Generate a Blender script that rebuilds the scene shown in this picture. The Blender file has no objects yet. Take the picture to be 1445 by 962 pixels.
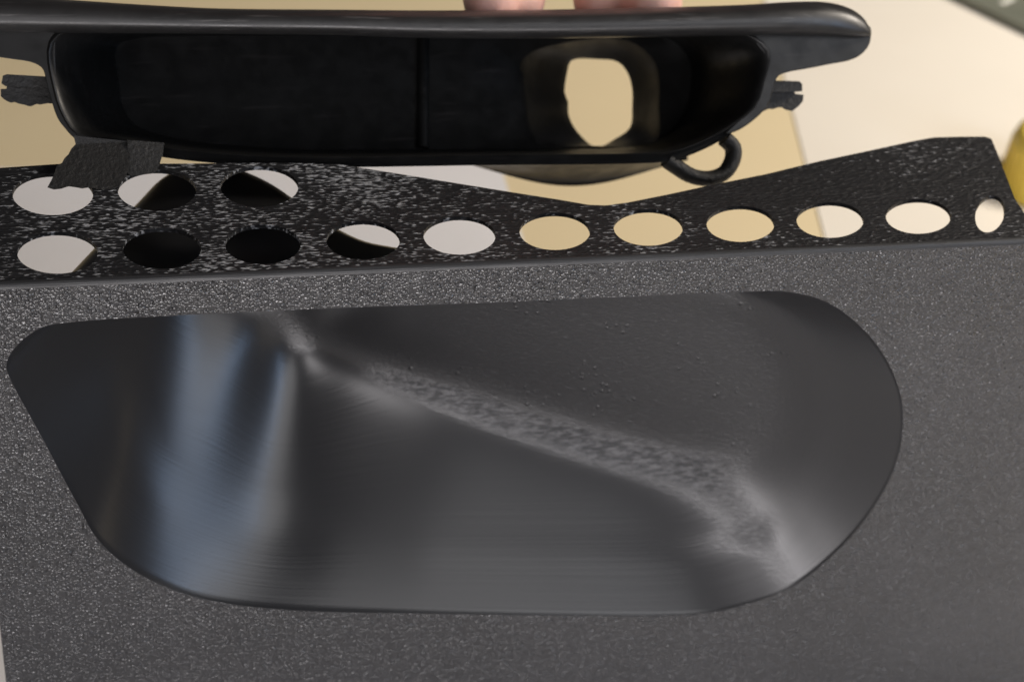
import bpy, bmesh, math, random
import numpy as np
from mathutils import Vector, Matrix
from mathutils.geometry import delaunay_2d_cdt

# ------------------------------------------------------------------ camera, world, lamps, exposure
S = bpy.context.scene
MM = 0.001
H0 = 95.0                      # the fold of the panel stands 95 mm above the table
# panel frame (mm): X along the fold, Y up, Z out of the face towards the viewer
ROT = np.array([[0.9748682856694338, 0.09519021251231412, 0.20142157043817974],
                [0.051602522159027234, 0.7830489402668402, -0.6198157281431779],
                [-0.21672333815892839, 0.6146325573777321, 0.7584575229427124]])
CAM = np.array([4.6437286289051585, 128.68159689394685, 173.7197574826422])
FPX, PW, PH = 2600.0, 1445, 962

def wd(p):                     # panel frame mm -> world metres
    return Vector((p[0] * MM, -p[2] * MM, (p[1] + H0) * MM))

def wdir(d):
    return Vector((d[0], -d[2], d[1]))

cd = bpy.data.cameras.new('camera')
cam = bpy.data.objects.new('camera', cd)
S.collection.objects.link(cam)
m = Matrix.Identity(4)
for i in range(3):
    a = wdir(ROT[i]).normalized()
    for k in range(3):
        m[k][i] = a[k]
m.translation = wd(CAM)
cam.matrix_world = m
cd.sensor_width = 36.0
cd.lens = FPX / PW * 36.0
cd.clip_start = 0.01
cd.clip_end = 20
cd.dof.use_dof = True
cd.dof.focus_distance = 0.218
cd.dof.aperture_fstop = 32
S.camera = cam

W = bpy.data.worlds.new('World')
S.world = W
W.use_nodes = True
W.node_tree.nodes['Background'].inputs[0].default_value = (0.95, 0.93, 1.0, 1)
W.node_tree.nodes['Background'].inputs[1].default_value = 0.05

def area(name, loc, target, size, power, col, sy=None):
    l = bpy.data.lights.new(name, 'AREA')
    l.energy = power
    l.color = col
    l.size = size
    if sy:
        l.shape = 'RECTANGLE'
        l.size_y = sy
    o = bpy.data.objects.new(name, l)
    S.collection.objects.link(o)
    o.location = wd(loc)
    o.rotation_euler = (wd(target) - wd(loc)).to_track_quat('-Z', 'Y').to_euler()
    return o

area('desk_lamp', (500, 250, -60), (270, -95, -170), 0.13, 2.9, (1.0, 0.90, 0.78))
area('window_light', (610, 250, 430), (40, -30, 0), 0.05, 0.8, (0.42, 0.64, 1.0), 0.34)
area('low_front_fill', (40, -52, 330), (70, -30, 0), 0.24, 0.95, (1.0, 0.96, 0.98), 0.09)  # added fill without a real source: brings out the pocket's crease
area('left_front_fill', (-240, 400, 830), (40, -30, 0), 0.34, 2.2, (1.0, 0.96, 0.97), 0.26)  # unseen soft fill, put in for the grey patch inside the pocket
area('right_front_fill', (520, 480, 560), (60, -40, 0), 0.5, 2.3, (1.0, 0.98, 0.98), 0.40)  # added broad fill to grey the pocket's lower wall, not an overhead lamp

S.view_settings.view_transform = 'Standard'
S.view_settings.look = 'None'
S.view_settings.exposure = 0.0
S.view_settings.gamma = 1.0
S.render.engine = 'CYCLES'

# ------------------------------------------------------------------ pixel helpers (a ray, met with a surface)
def ray(u, v):
    return ROT.T @ np.array([(u - PW / 2) / FPX, -(v - PH / 2) / FPX, -1.0])

def on(u, v, n, p0):
    d = ray(u, v)
    n = np.array(n, float)
    return CAM + d * (n @ (np.array(p0, float) - CAM)) / (n @ d)

def on_face(u, v, z=0.0): return on(u, v, (0, 0, 1), (0, 0, z))
def on_flange(u, v): return on(u, v, (0, 1, 0), (0, 0, 0))
def on_table(u, v, h=0.0): return on(u, v, (0, 1, 0), (0, -H0 + h, 0))
HN = np.array([0.0, 0.6, 0.8])
def on_handle(u, v, t=0.0):    # planes parallel to the opening of the moulded cup, t mm behind it
    return on(u, v, HN, np.array([0, 0, -26.0]) - HN * t)

# ------------------------------------------------------------------ object helpers
def link(name, me, mat, parent=None, smooth=False, auto=None):
    o = bpy.data.objects.new(name, me)
    S.collection.objects.link(o)
    if mat: me.materials.append(mat)
    if smooth:
        me.polygons.foreach_set('use_smooth', [True] * len(me.polygons))
    if auto is not None:
        try: me.set_sharp_from_angle(angle=math.radians(auto))
        except Exception: pass
    if parent:
        o.parent = parent
        o.matrix_parent_inverse = Matrix.Translation(-parent.location)
    return o

def mesh(name, verts, faces, mat, parent=None, smooth=False, auto=None, raw=False):
    me = bpy.data.meshes.new(name)
    me.from_pydata([tuple(v) if raw else tuple(wd(v)) for v in verts], [], faces)
    bm = bmesh.new(); bm.from_mesh(me)
    bmesh.ops.recalc_face_normals(bm, faces=bm.faces)
    bm.to_mesh(me); bm.free()
    return link(name, me, mat, parent, smooth, auto)

def empty(name, loc, label, cat, group=None):
    o = bpy.data.objects.new(name, None)
    S.collection.objects.link(o)
    o.location = wd(loc)
    o.empty_display_size = 0.01
    tag(o, label, cat, group)
    return o

def tag(o, label, cat, group=None):
    o['label'] = label; o['category'] = cat
    if group: o['group'] = group

def spline(pts, n, closed=True):
    P = np.array(pts, float); k = len(P)
    segs = k if closed else k - 1
    out = []
    for i in range(segs):
        if closed: a, b, c, d = P[i - 1], P[i], P[(i + 1) % k], P[(i + 2) % k]
        else: a, b, c, d = P[max(i - 1, 0)], P[i], P[i + 1], P[min(i + 2, k - 1)]
        # centripetal Catmull-Rom
        def tj(t, p, q): return t + max(np.linalg.norm(q - p), 1e-6) ** 0.5
        t0 = 0; t1 = tj(t0, a, b); t2 = tj(t1, b, c); t3 = tj(t2, c, d)
        for s in np.linspace(t1, t2, 24, endpoint=False):
            A1 = (t1 - s) / (t1 - t0) * a + (s - t0) / (t1 - t0) * b
            A2 = (t2 - s) / (t2 - t1) * b + (s - t1) / (t2 - t1) * c
            A3 = (t3 - s) / (t3 - t2) * c + (s - t2) / (t3 - t2) * d
            B1 = (t2 - s) / (t2 - t0) * A1 + (s - t0) / (t2 - t0) * A2
            B2 = (t3 - s) / (t3 - t1) * A2 + (s - t1) / (t3 - t1) * A3
            out.append((t2 - s) / (t2 - t1) * B1 + (s - t1) / (t2 - t1) * B2)
    if not closed: out.append(P[-1])
    out = np.array(out)
    Q = np.vstack([out, out[:1]]) if closed else out
    L = np.r_[0, np.cumsum(np.linalg.norm(np.diff(Q, axis=0), axis=1))]
    s = np.linspace(0, L[-1], n, endpoint=not closed)
    return np.stack([np.interp(s, L, Q[:, j]) for j in range(Q.shape[1])], 1)

def inside(poly, x, y):
    c = False; j = len(poly) - 1
    for i in range(len(poly)):
        xi, yi = poly[i]; xj, yj = poly[j]
        if (yi > y) != (yj > y) and x < (xj - xi) * (y - yi) / (yj - yi) + xi: c = not c
        j = i
    return c

def sheet(outer, holes, extra=()):          # triangles of a polygon with holes
    vs, es = [], []
    for lp in [outer] + list(holes):
        b = len(vs); n = len(lp)
        vs += [Vector((float(p[0]), float(p[1]))) for p in lp]
        es += [(b + i, b + (i + 1) % n) for i in range(n)]
    vs += [Vector((float(p[0]), float(p[1]))) for p in extra]
    r = delaunay_2d_cdt(vs, es, [], 0, 1e-6)
    V = [(v.x, v.y) for v in r[0]]
    T = []
    for f in r[2]:
        cx = sum(V[i][0] for i in f) / len(f); cy = sum(V[i][1] for i in f) / len(f)
        if inside(outer, cx, cy) and not any(inside(h, cx, cy) for h in holes): T.append(tuple(f))
    return V, T

def slab(name, outer, holes, fmap, mat, parent=None, thick=1.0, extra=(), **kw):
    """plate: fmap(a, b, c) with c = 0 on the front, c = thick on the back"""
    V, T = sheet(outer, holes, extra)
    n = len(V)
    verts = [fmap(a, b, 0.0) for a, b in V] + [fmap(a, b, thick) for a, b in V]
    cnt = {}
    for f in T:
        for i in range(len(f)):
            e = (f[i], f[(i + 1) % len(f)])
            cnt[e] = cnt.get(e, 0) + 1
    faces = [tuple(f) for f in T] + [tuple(i + n for i in reversed(f)) for f in T]
    for (a, b) in cnt:
        if (b, a) not in cnt: faces.append((b, a, a + n, b + n))
    return mesh(name, verts, faces, mat, parent, **kw)

def rings(loops, closed=True):
    n = len(loops[0]); F = []
    for r in range(len(loops) - 1):
        for i in range(n if closed else n - 1):
            j = (i + 1) % n
            F.append((r * n + i, r * n + j, (r + 1) * n + j, (r + 1) * n + i))
    return [p for l in loops for p in l], F

def tube(name, path, rad, mat, parent=None, nseg=12, flat=1.0, caps=True):
    P = [np.array(p, float) for p in path]; V = []; n = len(P)
    up = HN
    for i in range(n):
        t = P[min(i + 1, n - 1)] - P[max(i - 1, 0)]; t /= np.linalg.norm(t)
        a = np.cross(t, up); a /= np.linalg.norm(a); b = np.cross(a, t)
        r = rad[i] if hasattr(rad, '__len__') else rad
        for k in range(nseg):
            q = 2 * math.pi * k / nseg
            V.append(P[i] + a * r * math.cos(q) + b * r * flat * math.sin(q))
    F = [(i * nseg + k, i * nseg + (k + 1) % nseg, (i + 1) * nseg + (k + 1) % nseg, (i + 1) * nseg + k)
         for i in range(n - 1) for k in range(nseg)]
    if caps:
        F += [tuple(range(nseg)), tuple((n - 1) * nseg + k for k in range(nseg))]
    return mesh(name, V, F, mat, parent, smooth=True, auto=60)

# ------------------------------------------------------------------ materials
class NT:
    def __init__(s, name):
        s.m = bpy.data.materials.new(name); s.m.use_nodes = True
        s.t = s.m.node_tree; s.b = s.t.nodes['Principled BSDF']
        s.co = s.n('ShaderNodeTexCoord').outputs['Object']
    def n(s, k, **kw):
        x = s.t.nodes.new(k)
        for a, v in kw.items(): setattr(x, a, v)
        return x
    def l(s, a, b): s.t.links.new(a, b)
    def map(s, sc):                                   # object coordinates in mm, scaled
        x = s.n('ShaderNodeMapping'); x.inputs['Scale'].default_value = [v * 1000 for v in sc]
        s.l(s.co, x.inputs[0]); return x.outputs[0]
    def noise(s, sc, scale=1.0, det=2.0, rough=0.5, dist=0.0):
        x = s.n('ShaderNodeTexNoise'); s.l(s.map(sc), x.inputs['Vector'])
        x.inputs['Scale'].default_value = scale; x.inputs['Detail'].default_value = det
        x.inputs['Roughness'].default_value = rough; x.inputs['Distortion'].default_value = dist
        return x.outputs['Fac']
    def ramp(s, f, a, b, lo=0.0, hi=1.0, smooth=True):
        x = s.n('ShaderNodeMapRange'); x.interpolation_type = 'SMOOTHSTEP' if smooth else 'LINEAR'
        s.l(f, x.inputs['Value'])
        for k, v in zip(('From Min', 'From Max', 'To Min', 'To Max'), (a, b, lo, hi)): x.inputs[k].default_value = v
        return x.outputs[0]
    def math(s, op, a, b=None):
        x = s.n('ShaderNodeMath', operation=op)
        for i, v in enumerate((a, b)):
            if v is None: continue
            if isinstance(v, (int, float)): x.inputs[i].default_value = v
            else: s.l(v, x.inputs[i])
        return x.outputs[0]
    def mix(s, f, a, b):
        x = s.n('ShaderNodeMix', data_type='RGBA')
        if isinstance(f, float): x.inputs[0].default_value = f
        else: s.l(f, x.inputs[0])
        for i, v in ((6, a), (7, b)):
            if isinstance(v, tuple): x.inputs[i].default_value = (*v, 1)
            else: s.l(v, x.inputs[i])
        return x.outputs[2]
    def bump(s, h, strength, dist_mm, prev=None):
        x = s.n('ShaderNodeBump'); x.inputs['Strength'].default_value = strength
        x.inputs['Distance'].default_value = dist_mm * MM
        s.l(h, x.inputs['Height'])
        if prev: s.l(prev, x.inputs['Normal'])
        return x.outputs[0]
    def set(s, color=None, rough=None, normal=None, spec=None, coat=None):
        for k, v in (('Base Color', color), ('Roughness', rough), ('Normal', normal), ('Specular IOR Level', spec), ('Coat Weight', coat)):
            if v is None: continue
            if isinstance(v, tuple): s.b.inputs[k].default_value = (*v, 1)
            elif isinstance(v, (int, float)): s.b.inputs[k].default_value = v
            else: s.l(v, s.b.inputs[k])
        return s.m

def mat_face():               # grained first layer, sparkling
    t = NT('grained_black_plastic')
    def domes(sc, seed):
        v = t.n('ShaderNodeTexVoronoi'); v.inputs['Scale'].default_value = sc
        mp = t.n('ShaderNodeMapping'); mp.inputs['Scale'].default_value = (1000, 1000, 1000); mp.inputs['Location'].default_value = (seed, 0, seed * 2)
        t.l(t.co, mp.inputs[0]); t.l(mp.outputs[0], v.inputs['Vector'])
        sep = t.n('ShaderNodeSeparateColor'); t.l(v.outputs['Color'], sep.inputs[0])
        d = v.outputs['Distance']
        h = t.math('SUBTRACT', 1.0, t.math('MULTIPLY', t.math('MULTIPLY', d, d), 2.0))
        return t.math('MULTIPLY', h, t.math('POWER', sep.outputs[0], 1.5))
    h = t.math('ADD', domes(2.3, 0.0), t.math('MULTIPLY', domes(3.9, 7.3), 0.5))
    big = t.noise((1, 1, 1), 0.05, 3.0)
    nrm = t.bump(h, 1.0, 0.17)
    col = t.mix(t.ramp(big, 0.35, 0.7), (0.010, 0.0096, 0.0104), (0.016, 0.0155, 0.0168))
    return t.set(col, t.ramp(big, 0.3, 0.7, 0.13, 0.19), nrm, 0.75)

def mat_flange():             # layer lines; glints off their roughness painted as short pale flecks
    t = NT('layered_black_plastic')
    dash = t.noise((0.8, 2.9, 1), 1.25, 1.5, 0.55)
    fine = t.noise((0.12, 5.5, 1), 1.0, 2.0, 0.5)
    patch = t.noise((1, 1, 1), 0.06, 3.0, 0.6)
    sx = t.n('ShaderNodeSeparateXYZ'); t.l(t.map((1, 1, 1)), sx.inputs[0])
    worn = t.math('SUBTRACT', t.ramp(sx.outputs[0], 95.0, 30.0, 0.0, 0.11), t.ramp(sx.outputs[0], 15.0, -6.0, 0.0, 0.09))  # painted glints thicken leftwards, thin out at the end; not wear
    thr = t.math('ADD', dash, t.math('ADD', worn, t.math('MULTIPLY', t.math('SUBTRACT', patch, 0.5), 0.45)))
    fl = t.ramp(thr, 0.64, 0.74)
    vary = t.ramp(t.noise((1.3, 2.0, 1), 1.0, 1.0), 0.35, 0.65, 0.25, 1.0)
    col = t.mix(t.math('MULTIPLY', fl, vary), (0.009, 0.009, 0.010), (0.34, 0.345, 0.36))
    col = t.mix(t.ramp(fine, 0.5, 0.7, 0.0, 0.35), col, (0.045, 0.045, 0.047))
    nrm = t.bump(fine, 0.5, 0.12, t.bump(dash, 0.8, 0.3))
    return t.set(col, 0.5, nrm, 0.35)

def mat_fold():
    t = NT('smooth_edge_plastic')
    fine = t.noise((0.08, 5.0, 5.0), 1.0, 2.0)
    return t.set((0.016, 0.016, 0.017), 0.45, t.bump(fine, 0.8, 0.12), 0.5)

def mat_pocket():
    t = NT('scooped_black_plastic')
    geo = t.n('ShaderNodeNewGeometry')
    sep = t.n('ShaderNodeSeparateXYZ'); t.l(geo.outputs['True Normal'], sep.inputs[0])
    facing = t.math('ABSOLUTE', sep.outputs['Y'])
    flat = t.ramp(facing, 0.86, 0.96)
    layer = t.noise((0.015, 4.5, 0.15), 1.0, 1.0)
    droop = t.noise((0.8, 1.6, 1.6), 1.5, 4.0, 0.7)
    spot = t.ramp(droop, 0.56, 0.72)
    turn = t.math('MULTIPLY', t.ramp(sep.outputs['Z'], 0.03, 0.16), t.math('MULTIPLY', t.ramp(sep.outputs['Z'], 0.52, 0.34), t.ramp(t.math('ABSOLUTE', sep.outputs['X']), 0.42, 0.22)))     # rough overhang where wall turns into floor; its highlight is painted too
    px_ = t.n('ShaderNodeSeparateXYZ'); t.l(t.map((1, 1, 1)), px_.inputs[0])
    turn = t.math('MULTIPLY', turn, t.ramp(px_.outputs[0], 36.0, 46.0))                  # keeps the rough, painted crease band out of the deep end
    amp = t.math('ADD', t.math('MULTIPLY', turn, 0.7), t.math('MULTIPLY', flat, 0.28))
    vr = t.n('ShaderNodeTexVoronoi'); t.l(t.map((1, 1, 1)), vr.inputs['Vector']); vr.inputs['Scale'].default_value = 0.8
    drop = t.math('MULTIPLY', t.ramp(vr.outputs['Distance'], 0.30, 0.0), t.ramp(t.noise((1, 1, 1), 0.11, 2.0), 0.48, 0.62))
    nrm = t.bump(layer, 0.22, 0.05)
    nrm = t.bump(t.math('MULTIPLY', droop, amp), 1.0, 0.36, nrm)
    nrm = t.bump(t.math('MULTIPLY', drop, flat), 0.8, 0.16, nrm)
    col = t.mix(t.math('MULTIPLY', flat, t.math('MULTIPLY', spot, 0.6)), (0.012, 0.012, 0.013), (0.05, 0.05, 0.052))
    rag = t.ramp(t.noise((0.5, 2.2, 2.2), 1.0, 4.0, 0.7), 0.38, 0.66)                     # pale drooped strands, also painting in the crease highlight
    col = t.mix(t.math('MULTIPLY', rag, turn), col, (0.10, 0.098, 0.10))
    nrm = t.bump(t.math('MULTIPLY', rag, turn), 0.5, 0.10, nrm)
    return t.set(col, t.ramp(flat, 0, 1, 0.30, 0.34), nrm, 0.5)

def mat_moulded():
    t = NT('moulded_black_plastic')
    s = t.noise((1, 1, 1), 0.35, 4.0, 0.6)
    f = t.noise((1, 1, 1), 6.0, 2.0)
    streak = t.noise((0.12, 1.2, 1.2), 1.0, 3.0)
    col = t.mix(t.ramp(streak, 0.6, 0.75), (0.006, 0.006, 0.006), (0.014, 0.013, 0.013))
    return t.set(col, t.ramp(s, 0.3, 0.7, 0.36, 0.5), t.bump(f, 0.12, 0.05), 0.32)

def mat_lip():
    t = NT('scuffed_black_plastic')
    s = t.noise((1, 1, 1), 0.35, 4.0, 0.6)
    scuff = t.noise((0.10, 1.6, 1.6), 1.0, 4.0, 0.65)
    f = t.noise((1, 1, 1), 5.0, 2.0)
    col = t.mix(t.ramp(scuff, 0.58, 0.75), (0.014, 0.0135, 0.0135), (0.06, 0.057, 0.056))
    return t.set(col, t.ramp(s, 0.3, 0.7, 0.36, 0.48), t.bump(f, 0.15, 0.06), 0.5)

def mat_torn():
    t = NT('torn_black_plastic')
    s = t.noise((1, 1, 1), 1.5, 4.0, 0.6)
    return t.set((0.011, 0.0105, 0.010), 0.6, t.bump(s, 0.6, 0.4), 0.4)

def mat_plain(name, c0, c1, rough, sc=0.03, bump=0.0, bsc=2.0):
    t = NT(name)
    a = t.noise((1, 1, 1), sc, 4.0, 0.6)
    nrm = t.bump(t.noise((1, 1, 1), bsc, 3.0), bump, 0.1) if bump else None
    return t.set(t.mix(t.ramp(a, 0.3, 0.7), c0, c1), rough, nrm, 0.4)

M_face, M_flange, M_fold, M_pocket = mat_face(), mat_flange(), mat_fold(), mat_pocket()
M_mould, M_torn, M_lip = mat_moulded(), mat_torn(), mat_lip()
M_table = mat_plain('cream_laminate', (0.73, 0.61, 0.385), (0.76, 0.64, 0.41), 0.45, 0.01, 0.05, 0.8)
M_paper = mat_plain('white_paper', (0.72, 0.71, 0.715), (0.76, 0.75, 0.755), 0.8, 0.02, 0.1, 3.0)
M_sheet = mat_plain('off_white_sheet', (0.77, 0.72, 0.625), (0.80, 0.75, 0.655), 0.75, 0.015, 0.1, 2.0)
M_matg = mat_plain('grey_green_mat', (0.13, 0.14, 0.11), (0.16, 0.165, 0.13), 0.6, 0.05, 0.2, 4.0)
M_tick = mat_plain('pale_print', (0.68, 0.68, 0.62), (0.74, 0.73, 0.66), 0.6)
M_yel = mat_plain('yellow_plastic', (0.84, 0.64, 0.10), (0.88, 0.68, 0.13), 0.35)
def mat_skin():
    t = NT('skin')
    a = t.noise((1, 1, 1), 0.12, 4.0, 0.6)
    t.b.inputs['Subsurface Weight'].default_value = 0.15
    t.b.inputs['Subsurface Radius'].default_value = (0.003, 0.0012, 0.0006)
    return t.set(t.mix(t.ramp(a, 0.35, 0.65), (0.72, 0.40, 0.33), (0.77, 0.47, 0.40)), 0.5,
                 t.bump(t.noise((1, 1, 1), 1.6, 3.0), 0.25, 0.2), 0.4)
M_skin = mat_skin()

# ------------------------------------------------------------------ the setting: the table
def rounded_box(name, x0, x1, y0, y1, z0, z1, mat, r=1.0):
    me = bpy.data.meshes.new(name); bm = bmesh.new()
    bmesh.ops.create_cube(bm, size=1)
    for v in bm.verts:
        v.co = wd(((x0 + x1) / 2 + v.co.x * (x1 - x0), (y0 + y1) / 2 + v.co.y * (y1 - y0), (z0 + z1) / 2 + v.co.z * (z1 - z0)))
    bmesh.ops.bevel(bm, geom=bm.edges[:], offset=r * MM, segments=3, affect='EDGES', profile=0.6)
    bm.to_mesh(me); bm.free()
    return link(name, me, mat, smooth=True, auto=40)
tb = rounded_box('table', -700, 800, -H0 - 24, -H0, -800, 400, M_table, 3.0)
tb['kind'] = 'structure'

def paper(name, a, b, depth, label, lift, right=False, mat=None):
    a, b = a[[0, 2]], b[[0, 2]]
    d = (b - a) / np.linalg.norm(b - a); nrm = np.array([-d[1], d[0]])
    if (nrm[0] if right else nrm[1]) < 0: nrm = -nrm
    me_v, F = [], []
    nx, ny = 12, 10
    for c in (0.0, 0.12):
        for j in range(ny + 1):
            for i in range(nx + 1):
                p = a + (b - a) * i / nx + nrm * depth * j / ny
                me_v.append((p[0], -H0 + lift + c, p[1]))
    k = (nx + 1) * (ny + 1)
    for j in range(ny):
        for i in range(nx):
            q = j * (nx + 1) + i
            F += [(q, q + 1, q + nx + 2, q + nx + 1), (k + q, k + q + nx + 1, k + q + nx + 2, k + q + 1)]
    bnd = [i for i in range(nx)] + [j * (nx + 1) + nx for j in range(ny)] + [ny * (nx + 1) + i for i in range(nx, 0, -1)] + [j * (nx + 1) for j in range(ny, 0, -1)]
    for q in range(len(bnd)):
        u, v = bnd[q], bnd[(q + 1) % len(bnd)]
        F.append((u, v, v + k, u + k))
    o = mesh(name, me_v, F, mat or M_paper)
    tag(o, label, 'paper')
    return o
paper('paper_sheet', on_table(-120, 240), on_table(705, 229), 70, 'white paper sheet on the table behind the hole row beside the broken tab', 0.02)
paper('paper_sheet', on_table(1172, 370), on_table(1062, -60), 185, 'broad off white sheet on the table beneath the yellow cap and the cutting mat', 0.16, True, M_sheet)
paper('paper_sheet', np.array([-150.0, 0, -62.0]), np.array([270.0, 0, -56.0]), 335, 'large white paper sheet spread under the foot of the printed panel', 0.02)

# ------------------------------------------------------------------ the printed panel
panel = empty('printed_panel', (60, -H0, 0), 'black printed panel with scooped finger pocket and row of round holes', 'panel')
RB = 0.7                                            # radius of the fold
out_px = [(12, 528), (9, 515), (22, 490), (60, 462), (110, 454), (300, 443), (500, 434), (700, 427), (900, 418), (1050, 412), (1110, 412),
          (1165, 426), (1215, 462), (1250, 507), (1271, 560), (1273, 610), (1260, 665), (1226, 725), (1180, 778), (1120, 826),
          (1060, 850), (1000, 864), (940, 868), (800, 868), (600, 865), (420, 861), (320, 851), (250, 834), (190, 805), (140, 763),
          (108, 708), (60, 618)]
NO = 360
O = spline([on_face(*p)[:2] for p in out_px], NO)
# depth of the floor (mm): along the top wall (measured through the holes of the flange) and along the crease with the lower wall
DX = [-12, 2, 9, 14, 21, 27, 32, 37, 48, 67, 84, 98, 112]
DD = [15, 22, 28, 33, 34, 29, 20.5, 15, 11.5, 10, 9, 8, 6.5]
crease = [on_face(u, v, -d) for u, v, d in ((385, 462, 33), (430, 474, 29), (480, 492, 25.5), (620, 542, 20), (800, 602, 16), (950, 645, 13), (1040, 686, 10.5), (1098, 750, 8.5))]
CX = [-12] + [p[0] for p in crease] + [112]
CY = [-24] + [p[1] for p in crease] + [-58]
CDp = [16] + [-p[2] for p in crease] + [6.5]
def depth_at(x, y):
    acc = 0; ws = 0
    for k in range(-6, 7):
        w = math.exp(-(k / 3.0) ** 2); xx = x + k * 0.7
        top, low, yc = np.interp(xx, DX, DD), np.interp(xx, CX, CDp), np.interp(xx, CX, CY)
        low = low if xx > 30 else top * 0.72 if xx < 24 else low + (top * 0.72 - low) * (30 - xx) / 6
        q = min(max((y + 8.5) / (yc + 8.5), 0), 1)
        acc += w * (top + (low - top) * q); ws += w
    return acc / ws
# the floor's rim: where the walls meet the floor
fl_in = [(11.5, -15.5), (12, -10), (16, -8.2), (30, -8.0), (40, -8.2), (52, -8.6), (66, -8.8), (80, -9.6), (88, -14), (93, -22), (95.5, -31), (95, -39), (91.5, -45.5)] + [tuple(p[:2]) for p in crease[-3:0:-1]] + [(25, -27), (16, -21.5)]
Fl = spline(fl_in, 720)
C = np.array([52.0, -24.0])
# pair outline and floor rim by arclength from matching key points
def nearest(L, p): return int(np.argmin(((L - np.array(p)) ** 2).sum(1)))
keys = [((-6.5, -12.5), (11.5, -15)), ((-2, -6.4), (12, -10)), ((17.5, -5.6), (20, -8.1)), ((51.7, -6.1), (52, -8.6)), ((80, -6.4), (80, -9.6)), ((99.1, -11.4), (89.5, -16)),
        ((110.9, -29.3), (95.3, -30)), ((111.6, -41.2), (95.2, -40)), ((106.6, -54.7), (94, -42)), ((95.2, -63.7), (90.5, -46)), ((84.6, -64.9), tuple(crease[5][:2])),
        ((66, -63), tuple(crease[4][:2])), ((45, -60), tuple(crease[3][:2])), ((27, -56.7), tuple(crease[1][:2])), ((12.6, -51.9), (25, -27)), ((3.8, -42.4), (18, -23)), ((-0.1, -32.1), (13, -18.5))]
ko = [nearest(O, a) for a, b in keys]; kf = [nearest(Fl, b) for a, b in keys]
def unwrap(k, n):
    r = [k[0]]; sgn = 1 if ((k[1] - k[0]) % n) < n / 2 else -1
    for x in k[1:]: r.append(r[-1] + sgn * (((x - r[-1]) * sgn) % n))
    r.append(k[0] + sgn * n)
    return np.array(r, float)
uo, uf = unwrap(ko, NO), unwrap(kf, 720)
idx = uo[0] + np.sign(uo[-1] - uo[0]) * np.arange(NO)
fi = np.interp(idx * np.sign(uo[-1] - uo[0]), uo * np.sign(uo[-1] - uo[0]), uf)
O2 = O[np.round(idx).astype(int) % NO]
F2 = np.array([[np.interp(f % 720, np.arange(721), np.r_[Fl[:, c], Fl[0, c]]) for c in (0, 1)] for f in fi])
for _ in range(14): F2 = (np.roll(F2, 1, 0) + 2 * F2 + np.roll(F2, -1, 0)) / 4
loops = []
ctr = O2.mean(0)
tang = np.roll(O2, -1, 0) - np.roll(O2, 1, 0)
nor = np.stack([-tang[:, 1], tang[:, 0]], 1); nor /= np.linalg.norm(nor, axis=1)[:, None]
if ((O2 + nor - ctr) ** 2).sum() < ((O2 - ctr) ** 2).sum(): nor = -nor       # outward
er = 0.05
Oe = O2 + nor * er
for q in np.linspace(0, 1, 4)[:-1]:
    a = q * math.pi / 2
    loops.append([(O2[i, 0] + nor[i, 0] * er * (1 - math.sin(a)), O2[i, 1] + nor[i, 1] * er * (1 - math.sin(a)), -er * (1 - math.cos(a))) for i in range(NO)])
FD = np.array([depth_at(*p) for p in F2])
NW = 40
for k in range(NW + 1):
    q = k / NW
    # wall profile: straight slope then a fillet into the floor
    lp = []
    for i in range(NO):
        inward = q
        dd = 0.82 * q + 0.18 * (1 - (1 - q) ** 2)
        x = O2[i, 0] * (1 - inward) + F2[i, 0] * inward; y = O2[i, 1] * (1 - inward) + F2[i, 1] * inward
        lp.append((x, y, -er - (FD[i] - er) * dd))
    loops.append(lp)
fc = np.array([56.0, -24.0])
def midline(x):
    ys = []
    for i in range(NO):
        a, b = F2[i], F2[(i + 1) % NO]
        if (a[0] - x) * (b[0] - x) <= 0 and a[0] != b[0]: ys.append(a[1] + (b[1] - a[1]) * (x - a[0]) / (b[0] - a[0]))
    return (max(ys) + min(ys)) / 2
gx = np.linspace(16, 80, 33); gy = np.array([midline(x) for x in gx])
spine = [np.array([np.clip(p[0], 16, 80), np.interp(np.clip(p[0], 16, 80), gx, gy)]) for p in F2]
NF = 12
for k in range(1, NF + 1):
    q = 0.88 * k / NF
    lp = []
    for i in range(NO):
        p = F2[i] * (1 - q) + spine[i] * q
        lp.append((p[0], p[1], -depth_at(*p)))
    loops.append(lp)
V, F = rings(loops)
_v, _t = sheet([(p[0], p[1]) for p in loops[-1]], [])
assert len(_v) == NO
F += [tuple((len(loops) - 1) * NO + i for i in t) for t in _t]
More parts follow.
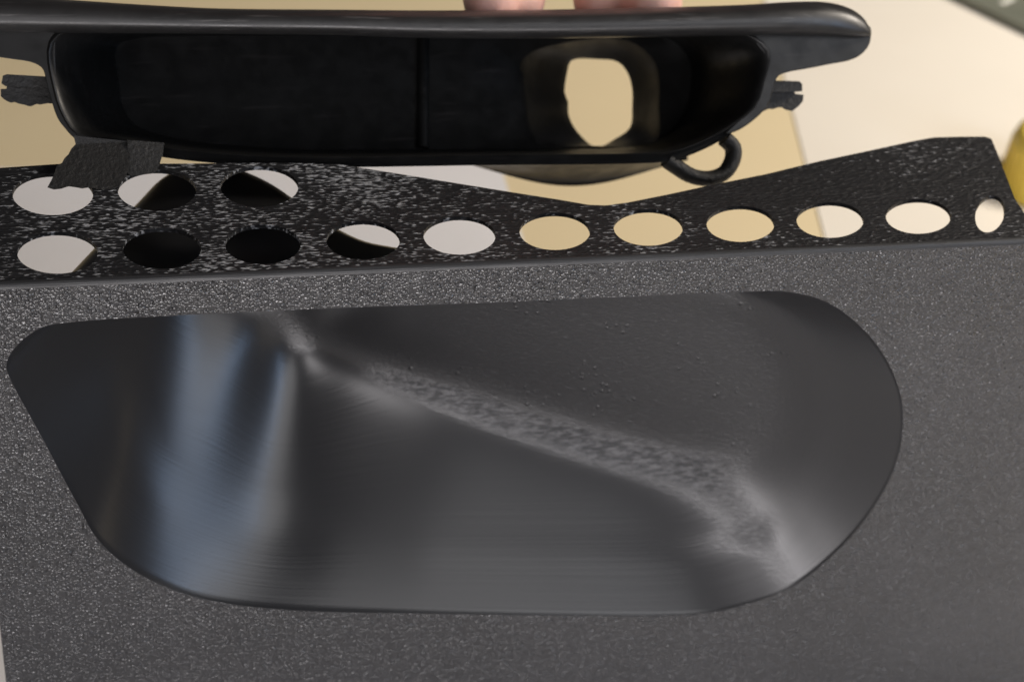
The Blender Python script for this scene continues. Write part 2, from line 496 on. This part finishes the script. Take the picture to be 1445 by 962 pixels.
# read the shell as a height field, smooth it inside the outline, and lift the vertices onto it
V = np.array(V, float); nl = len(loops); A = V.reshape(nl, NO, 3)
g = 0.5; gx0, gy0 = O2[:, 0].min() - 2, O2[:, 1].min() - 2
nx, ny = int((np.ptp(O2[:, 0]) + 4) / g) + 1, int((np.ptp(O2[:, 1]) + 4) / g) + 1
Hs = np.zeros((ny, nx)); Ms = np.zeros((ny, nx), bool)
for f in F:
    for tri in ((f[0], f[1], f[2]), (f[0], f[2], f[3])) if len(f) == 4 else (f,):
        a, b, c = V[tri[0]], V[tri[1]], V[tri[2]]
        den = (b[1] - c[1]) * (a[0] - c[0]) + (c[0] - b[0]) * (a[1] - c[1])
        if abs(den) < 1e-9: continue
        i0 = int(math.ceil((min(a[0], b[0], c[0]) - gx0) / g)); i1 = int((max(a[0], b[0], c[0]) - gx0) / g)
        j0 = int(math.ceil((min(a[1], b[1], c[1]) - gy0) / g)); j1 = int((max(a[1], b[1], c[1]) - gy0) / g)
        for jj in range(j0, j1 + 1):
            for ii in range(i0, i1 + 1):
                x, y = gx0 + ii * g, gy0 + jj * g
                l1 = ((b[1] - c[1]) * (x - c[0]) + (c[0] - b[0]) * (y - c[1])) / den
                l2 = ((c[1] - a[1]) * (x - c[0]) + (a[0] - c[0]) * (y - c[1])) / den
                if l1 > -1e-6 and l2 > -1e-6 and l1 + l2 < 1 + 1e-6:
                    z = l1 * a[2] + l2 * b[2] + (1 - l1 - l2) * c[2]
                    Hs[jj, ii] = min(Hs[jj, ii], z); Ms[jj, ii] = True
def blur(X, sig):
    r = int(3 * sig / g); kx = np.exp(-0.5 * (np.arange(-r, r + 1) * g / sig) ** 2); kx /= kx.sum()
    X = np.apply_along_axis(lambda v: np.convolve(v, kx, 'same'), 0, X)
    return np.apply_along_axis(lambda v: np.convolve(v, kx, 'same'), 1, X)
MW = Ms.astype(float)
S1 = blur(Hs * MW, 3.2) / np.maximum(blur(MW, 3.2), 1e-6)
S1[~Ms] = 0
def sample(Fd, x, y):
    u, v = (x - gx0) / g, (y - gy0) / g
    i, j = np.clip(u.astype(int), 0, nx - 2), np.clip(v.astype(int), 0, ny - 2)
    a, b = u - i, v - j
    return (Fd[j, i] * (1 - a) + Fd[j, i + 1] * a) * (1 - b) + (Fd[j + 1, i] * (1 - a) + Fd[j + 1, i + 1] * a) * b
P2 = A.reshape(-1, 3)
dist = np.sqrt(((P2[:, None, :2] - O2[None, ::2, :]) ** 2).sum(2)).min(1)
wgt = np.clip((dist - 4.5) / 6.0, 0, 1); wgt = wgt * wgt * (3 - 2 * wgt)
P2[:, 2] = P2[:, 2] * (1 - wgt) + sample(S1, P2[:, 0], P2[:, 1]) * wgt
A = P2.reshape(nl, NO, 3)
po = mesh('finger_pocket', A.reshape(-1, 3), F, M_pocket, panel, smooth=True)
bmx = bmesh.new(); bmx.from_mesh(po.data); bmesh.ops.remove_doubles(bmx, verts=bmx.verts, dist=2e-5)
bmesh.ops.recalc_face_normals(bmx, faces=bmx.faces)
if sum(f.normal.y * f.calc_area() for f in bmx.faces) > 0: bmesh.ops.reverse_faces(bmx, faces=bmx.faces)
bmx.to_mesh(po.data); bmx.free()
sd = po.modifiers.new('wall', 'SOLIDIFY'); sd.thickness = 0.0011; sd.offset = -1
po['label'] = 'smooth scooped pocket, deep at one end, with speckled floor'

# face plate: the outline of the pocket cut out
fo = [(-10.4, -RB), (-10.4, -H0 + 0.2), (165, -H0 + 0.2), (165, -RB)]
slab('face_plate', fo, [[tuple(p) for p in Oe]], lambda a, b, c: (a, b, -c), M_face, panel, 1.6)

# flange with its holes
fpx = [(0, 237), (90, 231), (250, 231), (400, 230), (478, 232), (560, 245), (640, 258), (720, 271), (790, 282), (830, 289), (855, 290), (885, 286), (940, 275), (1000, 262),
       (1080, 246), (1150, 229), (1230, 212), (1290, 199), (1318, 194), (1360, 193), (1390, 193), (1399, 196), (1409, 220), (1432, 280)]
fpts = [on_flange(*p)[[0, 2]] for p in fpx]
fouter = [(-10.4, -RB), (-10.4, fpts[0][1])] + [tuple(p) for p in fpts] + [(122.8, -RB)]
holes = []
def ell(cx, cy, rx, ry, rot=0.0, n=40):
    return [(cx + rx * math.cos(t) * math.cos(rot) - ry * math.sin(t) * math.sin(rot), cy + rx * math.cos(t) * math.sin(rot) + ry * math.sin(t) * math.cos(rot)) for t in np.linspace(0, 2 * math.pi, n, endpoint=False)]
row1 = [(81, 359, 57), (228.5, 353, 55.5), (371, 347.5, 53.5), (512.5, 341.5, 52), (648.5, 335, 51), (783, 329, 50), (915, 323.5, 49), (1045, 318.5, 48), (1171.5, 313, 47.5), (1296, 308, 46)]
row2 = [(74.5, 276.5, 57), (221.5, 271, 55.5), (366, 266, 55)]
TH = 0.55
for u, v, r in row1 + row2:
    holes.append([tuple(on_flange(u + r * math.cos(q), v - 2.5 + (r * 0.475 + 2.5) * math.sin(q))[[0, 2]]) for q in np.linspace(0, 2 * math.pi, 44, endpoint=False)])
holes.append([tuple(on_flange(1397 + 20.5 * math.cos(q) - 4 * math.sin(q), 302 + 26 * math.sin(q))[[0, 2]]) for q in np.linspace(0, 2 * math.pi, 40, endpoint=False)])
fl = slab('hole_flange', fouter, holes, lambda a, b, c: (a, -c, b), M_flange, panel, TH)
fl['label'] = 'perforated flange with streaky layer lines and notched back edge'
# fold: quarter round between face and flange
L1, L2 = [], []
prof = [(-RB + RB * math.sin(q), -RB + RB * math.cos(q)) for q in np.linspace(0, math.pi / 2, 7)]
prof += [(-TH, -RB - 0.0), (-RB, -1.6)]
vv = []
for x0 in (-10.4, 122.8):
    vv += [(x0, y, z) for y, z in prof]
k = len(prof)
ff = [(i, (i + 1) % k, k + (i + 1) % k, k + i) for i in range(k)] + [tuple(range(k)), tuple(range(k, 2 * k))]
mesh('folded_edge', vv, ff, M_fold, panel, smooth=True, auto=50)

# ------------------------------------------------------------------ the moulded handle cup held above it
hp = on_handle(560, 228, 0)
handle = empty('handle_cup', tuple(hp), 'worn black moulded pull handle cup with broken clips held above the flange', 'handle cup')
# cup: inner surface from the opening to the back wall
fr = [(72, 60), (78, 130), (92, 168), (108, 188), (170, 196), (230, 208), (300, 216), (380, 221), (480, 222), (700, 219), (900, 217), (955, 213), (1000, 196), (1040, 172), (1068, 148),
      (1080, 112), (1085, 70), (1000, 34), (800, 30), (600, 30), (400, 30), (200, 30), (110, 38)]
bk = [(165, 66), (168, 120), (174, 152), (190, 176), (225, 190), (270, 199), (330, 205), (400, 210), (480, 211), (700, 210), (880, 208), (915, 203), (940, 190), (958, 170), (970, 145),
      (975, 112), (972, 84), (945, 56), (800, 50), (600, 50), (400, 50), (250, 52), (190, 56)]
NC = 160
LEAN = 0.036
frp, bkp = spline(fr, NC), spline(bk, NC)
lv = []
for q, t in ((0.0, 0.0), (0.04, 0.15), (0.1, 0.7), (0.18, 1.8), (0.3, 4.2), (0.45, 8.0), (0.62, 13.0), (0.78, 17.8), (0.9, 21.5), (0.97, 23.7), (1.0, 24.5)):
    lv.append([on_handle(*(frp[i] * (1 - q) + bkp[i] * q), t + LEAN * (130 - bkp[i][1]) * q) for i in range(NC)])
V, F = rings(lv)
base = (len(lv) - 1) * NC
fun = spline([(738, 84), (800, 60), (886, 58), (925, 90), (930, 150), (925, 202), (840, 206), (752, 200), (735, 150)], 48)
hol = spline([(801, 100), (806, 86), (845, 84), (872, 88), (886, 104), (892, 128), (892, 150), (889, 180), (868, 196), (842, 208), (818, 190), (803, 165), (801, 140), (797, 134)], 48)
# back wall around the funnel
bo = [tuple(p) for p in bkp]; fn = [tuple(p) for p in fun]
V2, T2 = sheet(bo, [fn])
V = list(V); o2 = len(V)
V += [on_handle(a, b, 24.5 + LEAN * (130 - b)) for a, b in V2]
F += [tuple(o2 + i for i in t) for t in T2]
# funnel to the hole
def align(a, b):
    best = min(range(len(b)), key=lambda s: ((np.roll(b, -s, 0) - a) ** 2).sum()); return np.roll(b, -best, 0)
hol = align(fun, hol)
o3 = len(V)
fl_l = [[on_handle(*(fun[i] * (1 - q) + hol[i] * q), 24.5 + LEAN * (130 - fun[i][1]) * (1 - q) + 7.5 * q ** 0.8) for i in range(48)] for q in (0, 0.15, 0.5, 0.85, 1.0)]
v3, f3 = rings(fl_l)
V += v3; F += [tuple(o3 + i for i in f) for f in f3]
cup = mesh('cup_shell', V, F, M_mould, handle, smooth=True, auto=45)
bmx = bmesh.new(); bmx.from_mesh(cup.data); bmesh.ops.remove_doubles(bmx, verts=bmx.verts, dist=2e-5)
bmesh.ops.recalc_face_normals(bmx, faces=bmx.faces)
if sum(f.normal.dot(wdir(HN)) * f.calc_area() for f in bmx.faces) < 0: bmesh.ops.reverse_faces(bmx, faces=bmx.faces)
bmx.to_mesh(cup.data); bmx.free()
sd = cup.modifiers.new('wall', 'SOLIDIFY'); sd.thickness = 0.0014; sd.offset = -1
bv = cup.modifiers.new('soft', 'BEVEL'); bv.width = 0.0003; bv.segments = 2; bv.limit_method = 'ANGLE'; bv.angle_limit = math.radians(50)

# lip: rounded bezel along the top
lip_t = [(-60, 6), (0, -4), (60, -2), (110, 1), (170, 5), (300, 12), (480, 14), (600, 15), (760, 14), (960, 10), (1050, 7), (1120, 3), (1160, 3), (1188, 8), (1208, 17), (1222, 30), (1229, 46)]
lip_b = [(-60, 44), (0, 46), (140, 47), (300, 48), (480, 50), (600, 54), (760, 55), (900, 53), (1000, 51), (1100, 50), (1180, 52), (1215, 54), (1229, 52)]
xs = np.r_[np.linspace(-60, 1150, 110), np.linspace(1154, 1229, 22)]
T = spline(lip_t, 300, False); Bq = spline(lip_b, 300, False)
ty = np.interp(xs, T[:, 0], T[:, 1]); by = np.interp(xs, Bq[:, 0], Bq[:, 1])
for _ in range(3):
    by[1:-1] = (by[:-2] + 2 * by[1:-1] + by[2:]) / 4
lv = []
NSG = 28
for x, a, b in zip(xs, ty, by):
    mid, hh = (a + b) / 2, (b - a) / 2
    dep = 4.6 * math.sqrt(max(0.02, 1 - max(0.0, (x - 1090) / 146) ** 2))
    lp = []
    for s in range(NSG):
        q = 2 * math.pi * s / NSG
        cx, sx = math.cos(q), math.sin(q)
        ex = 0.75
        lp.append(on_handle(x, mid - hh * math.copysign(abs(sx) ** ex, sx), 0.8 - dep * math.copysign(abs(cx) ** ex, cx)))
    lv.append(lp)
V, F = rings(lv)
F += [tuple(range(NSG)), tuple((len(lv) - 1) * NSG + i for i in range(NSG))]
mesh('bezel_lip', V, F, M_lip, handle, smooth=True, auto=60)

def px_box(name, poly, t0, t1, mat, parent, ragged=0.0, seed=0, curved=False, **kw):
    rnd = random.Random(seed)
    P = []
    for i in range(len(poly)):
        a, b = np.array(poly[i][:2], float), np.array(poly[(i + 1) % len(poly)][:2], float)
        rg = ragged if len(poly[i]) > 2 else 0
        n = max(1, int(np.linalg.norm(b - a) / 5)) if rg else 1
        for k in range(n):
            p = a + (b - a) * k / n
            if rg and k: p = p + np.array([rnd.uniform(-1, 1), rnd.uniform(-1, 1)]) * rg
            P.append(tuple(p))
    if curved: P = [tuple(p) for p in spline(poly, 110)]
    return slab(name, P, [], lambda a, b, c: on_handle(a, b, t0 + (t1 - t0) * c), mat, parent, 1.0, **kw)

tube('inner_rib', [on_handle(597, v, 24.4 + LEAN * (130 - v)) for v in np.linspace(52, 210, 9)], 0.9, M_mould, handle, 12)
# clip pins: two prongs each, torn underneath
for side, a, b in (('l', [(4, 107), (10, 105), (78, 109), (78, 124), (8, 122), (2, 118)], [(1, 126), (9, 125.5), (10, 121), (78, 122), (80, 147), (68, 146, 1), (40, 150, 1), (10, 143, 1), (1, 136)]),
                   ('r', [(1072, 113), (1128, 115), (1132, 119), (1132, 129), (1122, 130), (1072, 130)], [(1072, 128), (1121, 129), (1122, 132.5), (1134, 134), (1133, 143), (1127, 150), (1118, 157, 1), (1098, 152, 1), (1080, 156, 1), (1072, 160)])):
    cl = px_box('clip_pin', a, 2.0, 7.0, M_torn, handle)
    px_box('clip_prong', b, 3.0, 8.5, M_torn, cl, 1.6, 3)
# webs at the ends below the lip, outer wall of the cup
for pl in ([(-60, 36), (80, 36), (78, 60), (82, 130), (96, 168), (110, 192), (104, 194), (96, 186), (82, 168), (72, 140), (66, 118), (63, 104), (60, 97), (54, 92), (40, 87), (20, 84), (0, 81), (-60, 70)],
           [(1058, 36), (1226, 36), (1229, 52), (1225, 66), (1214, 78), (1200, 85), (1170, 91), (1140, 97), (1112, 102), (1099, 107), (1094, 115), (1090, 128), (1086, 142), (1076, 158), (1044, 183), (1022, 190), (1038, 174), (1066, 148), (1077, 112), (1080, 80), (1066, 60)]):
    w_ = px_box('end_wing', pl, 0.4, 7, M_mould, handle, curved=True, smooth=True, auto=40)
    bv = w_.modifiers.new('soft', 'BEVEL'); bv.width = 0.0009; bv.segments = 3; bv.limit_method = 'ANGLE'; bv.angle_limit = math.radians(60)

# broken mounting tab lying on the flange
def tab_map(t_top):
    def g(u, v, c):
        k = min(max((v - 205) / 66.0, 0), 1)
        z = -25.2 * (1 - k) + -18.6 * k
        p = on_face(u, v, z)
        return p + np.array([0, 0.55, 0.83]) * (-c) * 1.0 + np.array([0, 0.45, 0])
    return g
rnd = random.Random(5)
tabpx = [(104, 196), (107, 208), (101, 214), (97, 222), (91, 228), (88, 234), (81, 238), (76, 252), (71, 262), (67, 269), (76, 272), (86, 271), (97, 267.5), (108, 269), (116, 270.5), (126, 269), (140, 271.5), (152, 272), (160, 273),
         (165, 268), (170, 262), (178, 254), (181, 246), (183, 226), (184, 204)]
tab = slab('mounting_tab', tabpx, [], tab_map(0), M_torn, handle, 1.4)
tab2 = [(180, 202), (232, 206), (230, 222), (226, 234), (222, 246), (214, 249.5), (200, 251), (186, 253), (181, 250)]
slab('tab_stub', tab2, [], lambda u, v, c: on_face(u, v, -25.0 + 3.8 * min(max((v - 205) / 50, 0), 1)) + np.array([0, 0.45, 0]) + np.array([0, .55, .83]) * (-c), M_torn, tab, 2.0)

# loop at the other end
lpx = spline([(940, 226), (955, 236), (975, 248), (1000, 252), (1022, 244), (1034, 224), (1034, 208), (1022, 196)], 26, False)
tube('hook_loop', [on_handle(u, v, 2.5) for u, v in lpx], 1.05, M_torn, handle, 12, 1.7)
# belly at the back of the cup, below the bottom edge
bel = []
for k in range(9):
    q = k / 8
    lp = []
    for x in np.linspace(0, 1, 33):
        u = 640 + 330 * x
        drop = 40 * math.sin(math.pi * x) ** 1.3
        lp.append(on_handle(u, 220 + drop * q, 20 + 14 * math.sin(q * math.pi / 2)))
    bel.append(lp)
V, F = rings(bel, False)
be = mesh('cup_belly', V, F, M_mould, handle, smooth=True)
sd = be.modifiers.new('wall', 'SOLIDIFY'); sd.thickness = 0.0014; sd.offset = 0

# ------------------------------------------------------------------ the hand that holds it
def capsule(bm, a, b, ra, rb):
    a, b = np.array(a, float), np.array(b, float)
    d = b - a; L = np.linalg.norm(d); d = d / L
    x = np.cross(d, [0.3, 0.5, 0.8]); x /= np.linalg.norm(x); y = np.cross(d, x)
    prev = None; N = 16
    sts = [(-ra * math.cos(q), ra * math.sin(q), 0) for q in np.linspace(0.15, math.pi / 2, 6)] + [(L + rb * math.sin(q), rb * math.cos(q), 1) for q in np.linspace(0, math.pi / 2 - 0.15, 6)]
    for s, r, _ in sts:
        ring = [bm.verts.new(wd(a + d * s + (x * math.cos(t) + y * math.sin(t)) * r)) for t in np.linspace(0, 2 * math.pi, N, endpoint=False)]
        if prev:
            for i in range(N): bm.faces.new((prev[i], prev[(i + 1) % N], ring[(i + 1) % N], ring[i]))
        else: bm.faces.new(ring[::-1])
        prev = ring
    bm.faces.new(prev)
bm = bmesh.new()
def chain(pts):
    for (a, ra), (b, rb) in zip(pts[:-1], pts[1:]): capsule(bm, a, b, ra, rb)
HU = np.array([0, 0.8, -0.6])
def hpt(u, v, t): return on_handle(u, v, t)
fing = [(692, 4.5, 12), (736, 4.0, 17), (846, 4.4, 17), (922, 4.8, 12)]
knu = [hpt(700, -620, 6), hpt(790, -650, 4), hpt(880, -640, 5), hpt(960, -600, 8)]
for (u, r, t), kn in zip(fing, knu):
    tip = hpt(u, 2, t)
    dip = hpt(u + 6, -190, t + 9)
    pip = dip * 0.45 + kn * 0.55 + HN * -9
    chain([(tip, r * 0.9), (dip, r + 0.2), (pip, r + 2.0), (kn, r + 2.8)])
wr = hpt(860, -1250, 12); wr2 = hpt(900, -1750, 30)
for kn in knu: chain([(kn, 8.5), (kn * 0.45 + wr * 0.55, 10.5), (wr, 11.5)])
chain([(knu[0], 8), (knu[1], 8.5), (knu[2], 8.5), (knu[3], 8)])
for dx in (-9, 0, 9):
    o_ = np.array([dx, 0, 0]); chain([(wr + o_, 13), (wr2 + o_ * 1.6, 17), (wr2 + o_ * 2 + HU * 70, 20)])
chain([(wr + np.array([-10, 4, 0]), 12), (hpt(640, -900, 10), 10.5), (hpt(570, -560, 22), 8.6), (hpt(600, -260, 36), 7.4)])
me = bpy.data.meshes.new('hand'); bm.to_mesh(me); bm.free()
hand = link('person', me, M_skin, smooth=True)
rm = hand.modifiers.new('one_surface', 'REMESH'); rm.mode = 'VOXEL'; rm.voxel_size = 0.0011; rm.use_smooth_shade = True
sm = hand.modifiers.new('smooth', 'SMOOTH'); sm.factor = 0.5; sm.iterations = 5
tag(hand, 'bare hand holding the black handle cup by its upper lip', 'person')

# ------------------------------------------------------------------ things behind on the table
a, b = on_table(1337, 0), on_table(1445, 52)
d = (b - a)[[0, 2]]; d /= np.linalg.norm(d)
nn = np.array([d[1], -d[0]])
if nn[0] < 0: nn = -nn
a2 = a[[0, 2]] - d * 190
cm = empty('cutting_mat', (a2[0] + nn[0] * 100 + d[0] * 150, -H0, a2[1] + nn[1] * 100 + d[1] * 150), 'grey green cutting mat with pale tick marks lying on the table', 'cutting mat')
def cmat(s, w, h): p = a2 + d * s + nn * w; return (p[0], -H0 + h, p[1])
slab('mat_sheet', [(0, 0), (300, 0), (300, 210), (0, 210)], [], lambda s, w, c: cmat(s, w, 2.6 - c), M_matg, cm, 2.1)
for i in range(28):
    s = 12 + i * 10; ln = 9 if i % 5 == 0 else 6
    slab('tick_mark', [(s, 6), (s + 1.6, 6), (s + 1.6, 6 + ln), (s, 6 + ln)], [], lambda q, w, c: cmat(q, w, 2.65 - c), M_tick, cm, 0.15)

yc = on_table(1474, 268, 0)
cap = empty('bottle_cap', tuple(yc), 'round yellow plastic cap standing on the table beside the white paper', 'cap')
prof = [(0, 15.5), (6, 15.5), (8.6, 15.2), (10, 14), (10.4, 12), (10.6, 6), (10.9, 0.45)]
lv = []
N = 72
for r, h in prof[1:]:
    lv.append([(yc[0] + math.cos(2 * math.pi * i / N) * r, yc[1] + h, yc[2] + math.sin(2 * math.pi * i / N) * r) for i in range(N)])
V, F = rings(lv); F += [tuple(range(N)), tuple((len(lv) - 1) * N + i for i in range(N))]
mesh('cap_body', V, F, M_yel, cap, smooth=True, auto=50)
for i in range(36):
    q = 2 * math.pi * i / 36
    e = np.array([math.cos(q), 0, math.sin(q)]); s_ = np.array([-math.sin(q), 0, math.cos(q)])
    o_ = np.array(yc)
    v = [o_ + e * r + s_ * w + np.array([0, h, 0]) for h, rr in ((1, 10.75), (12, 10.3)) for r, w in ((rr - .5, -.35), (rr + .4, -.25), (rr + .4, .25), (rr - .5, .35))]
    mesh('grip_ridge', v, [(0, 1, 2, 3), (4, 5, 6, 7), (0, 1, 5, 4), (1, 2, 6, 5), (2, 3, 7, 6), (3, 0, 4, 7)], M_yel, cap)
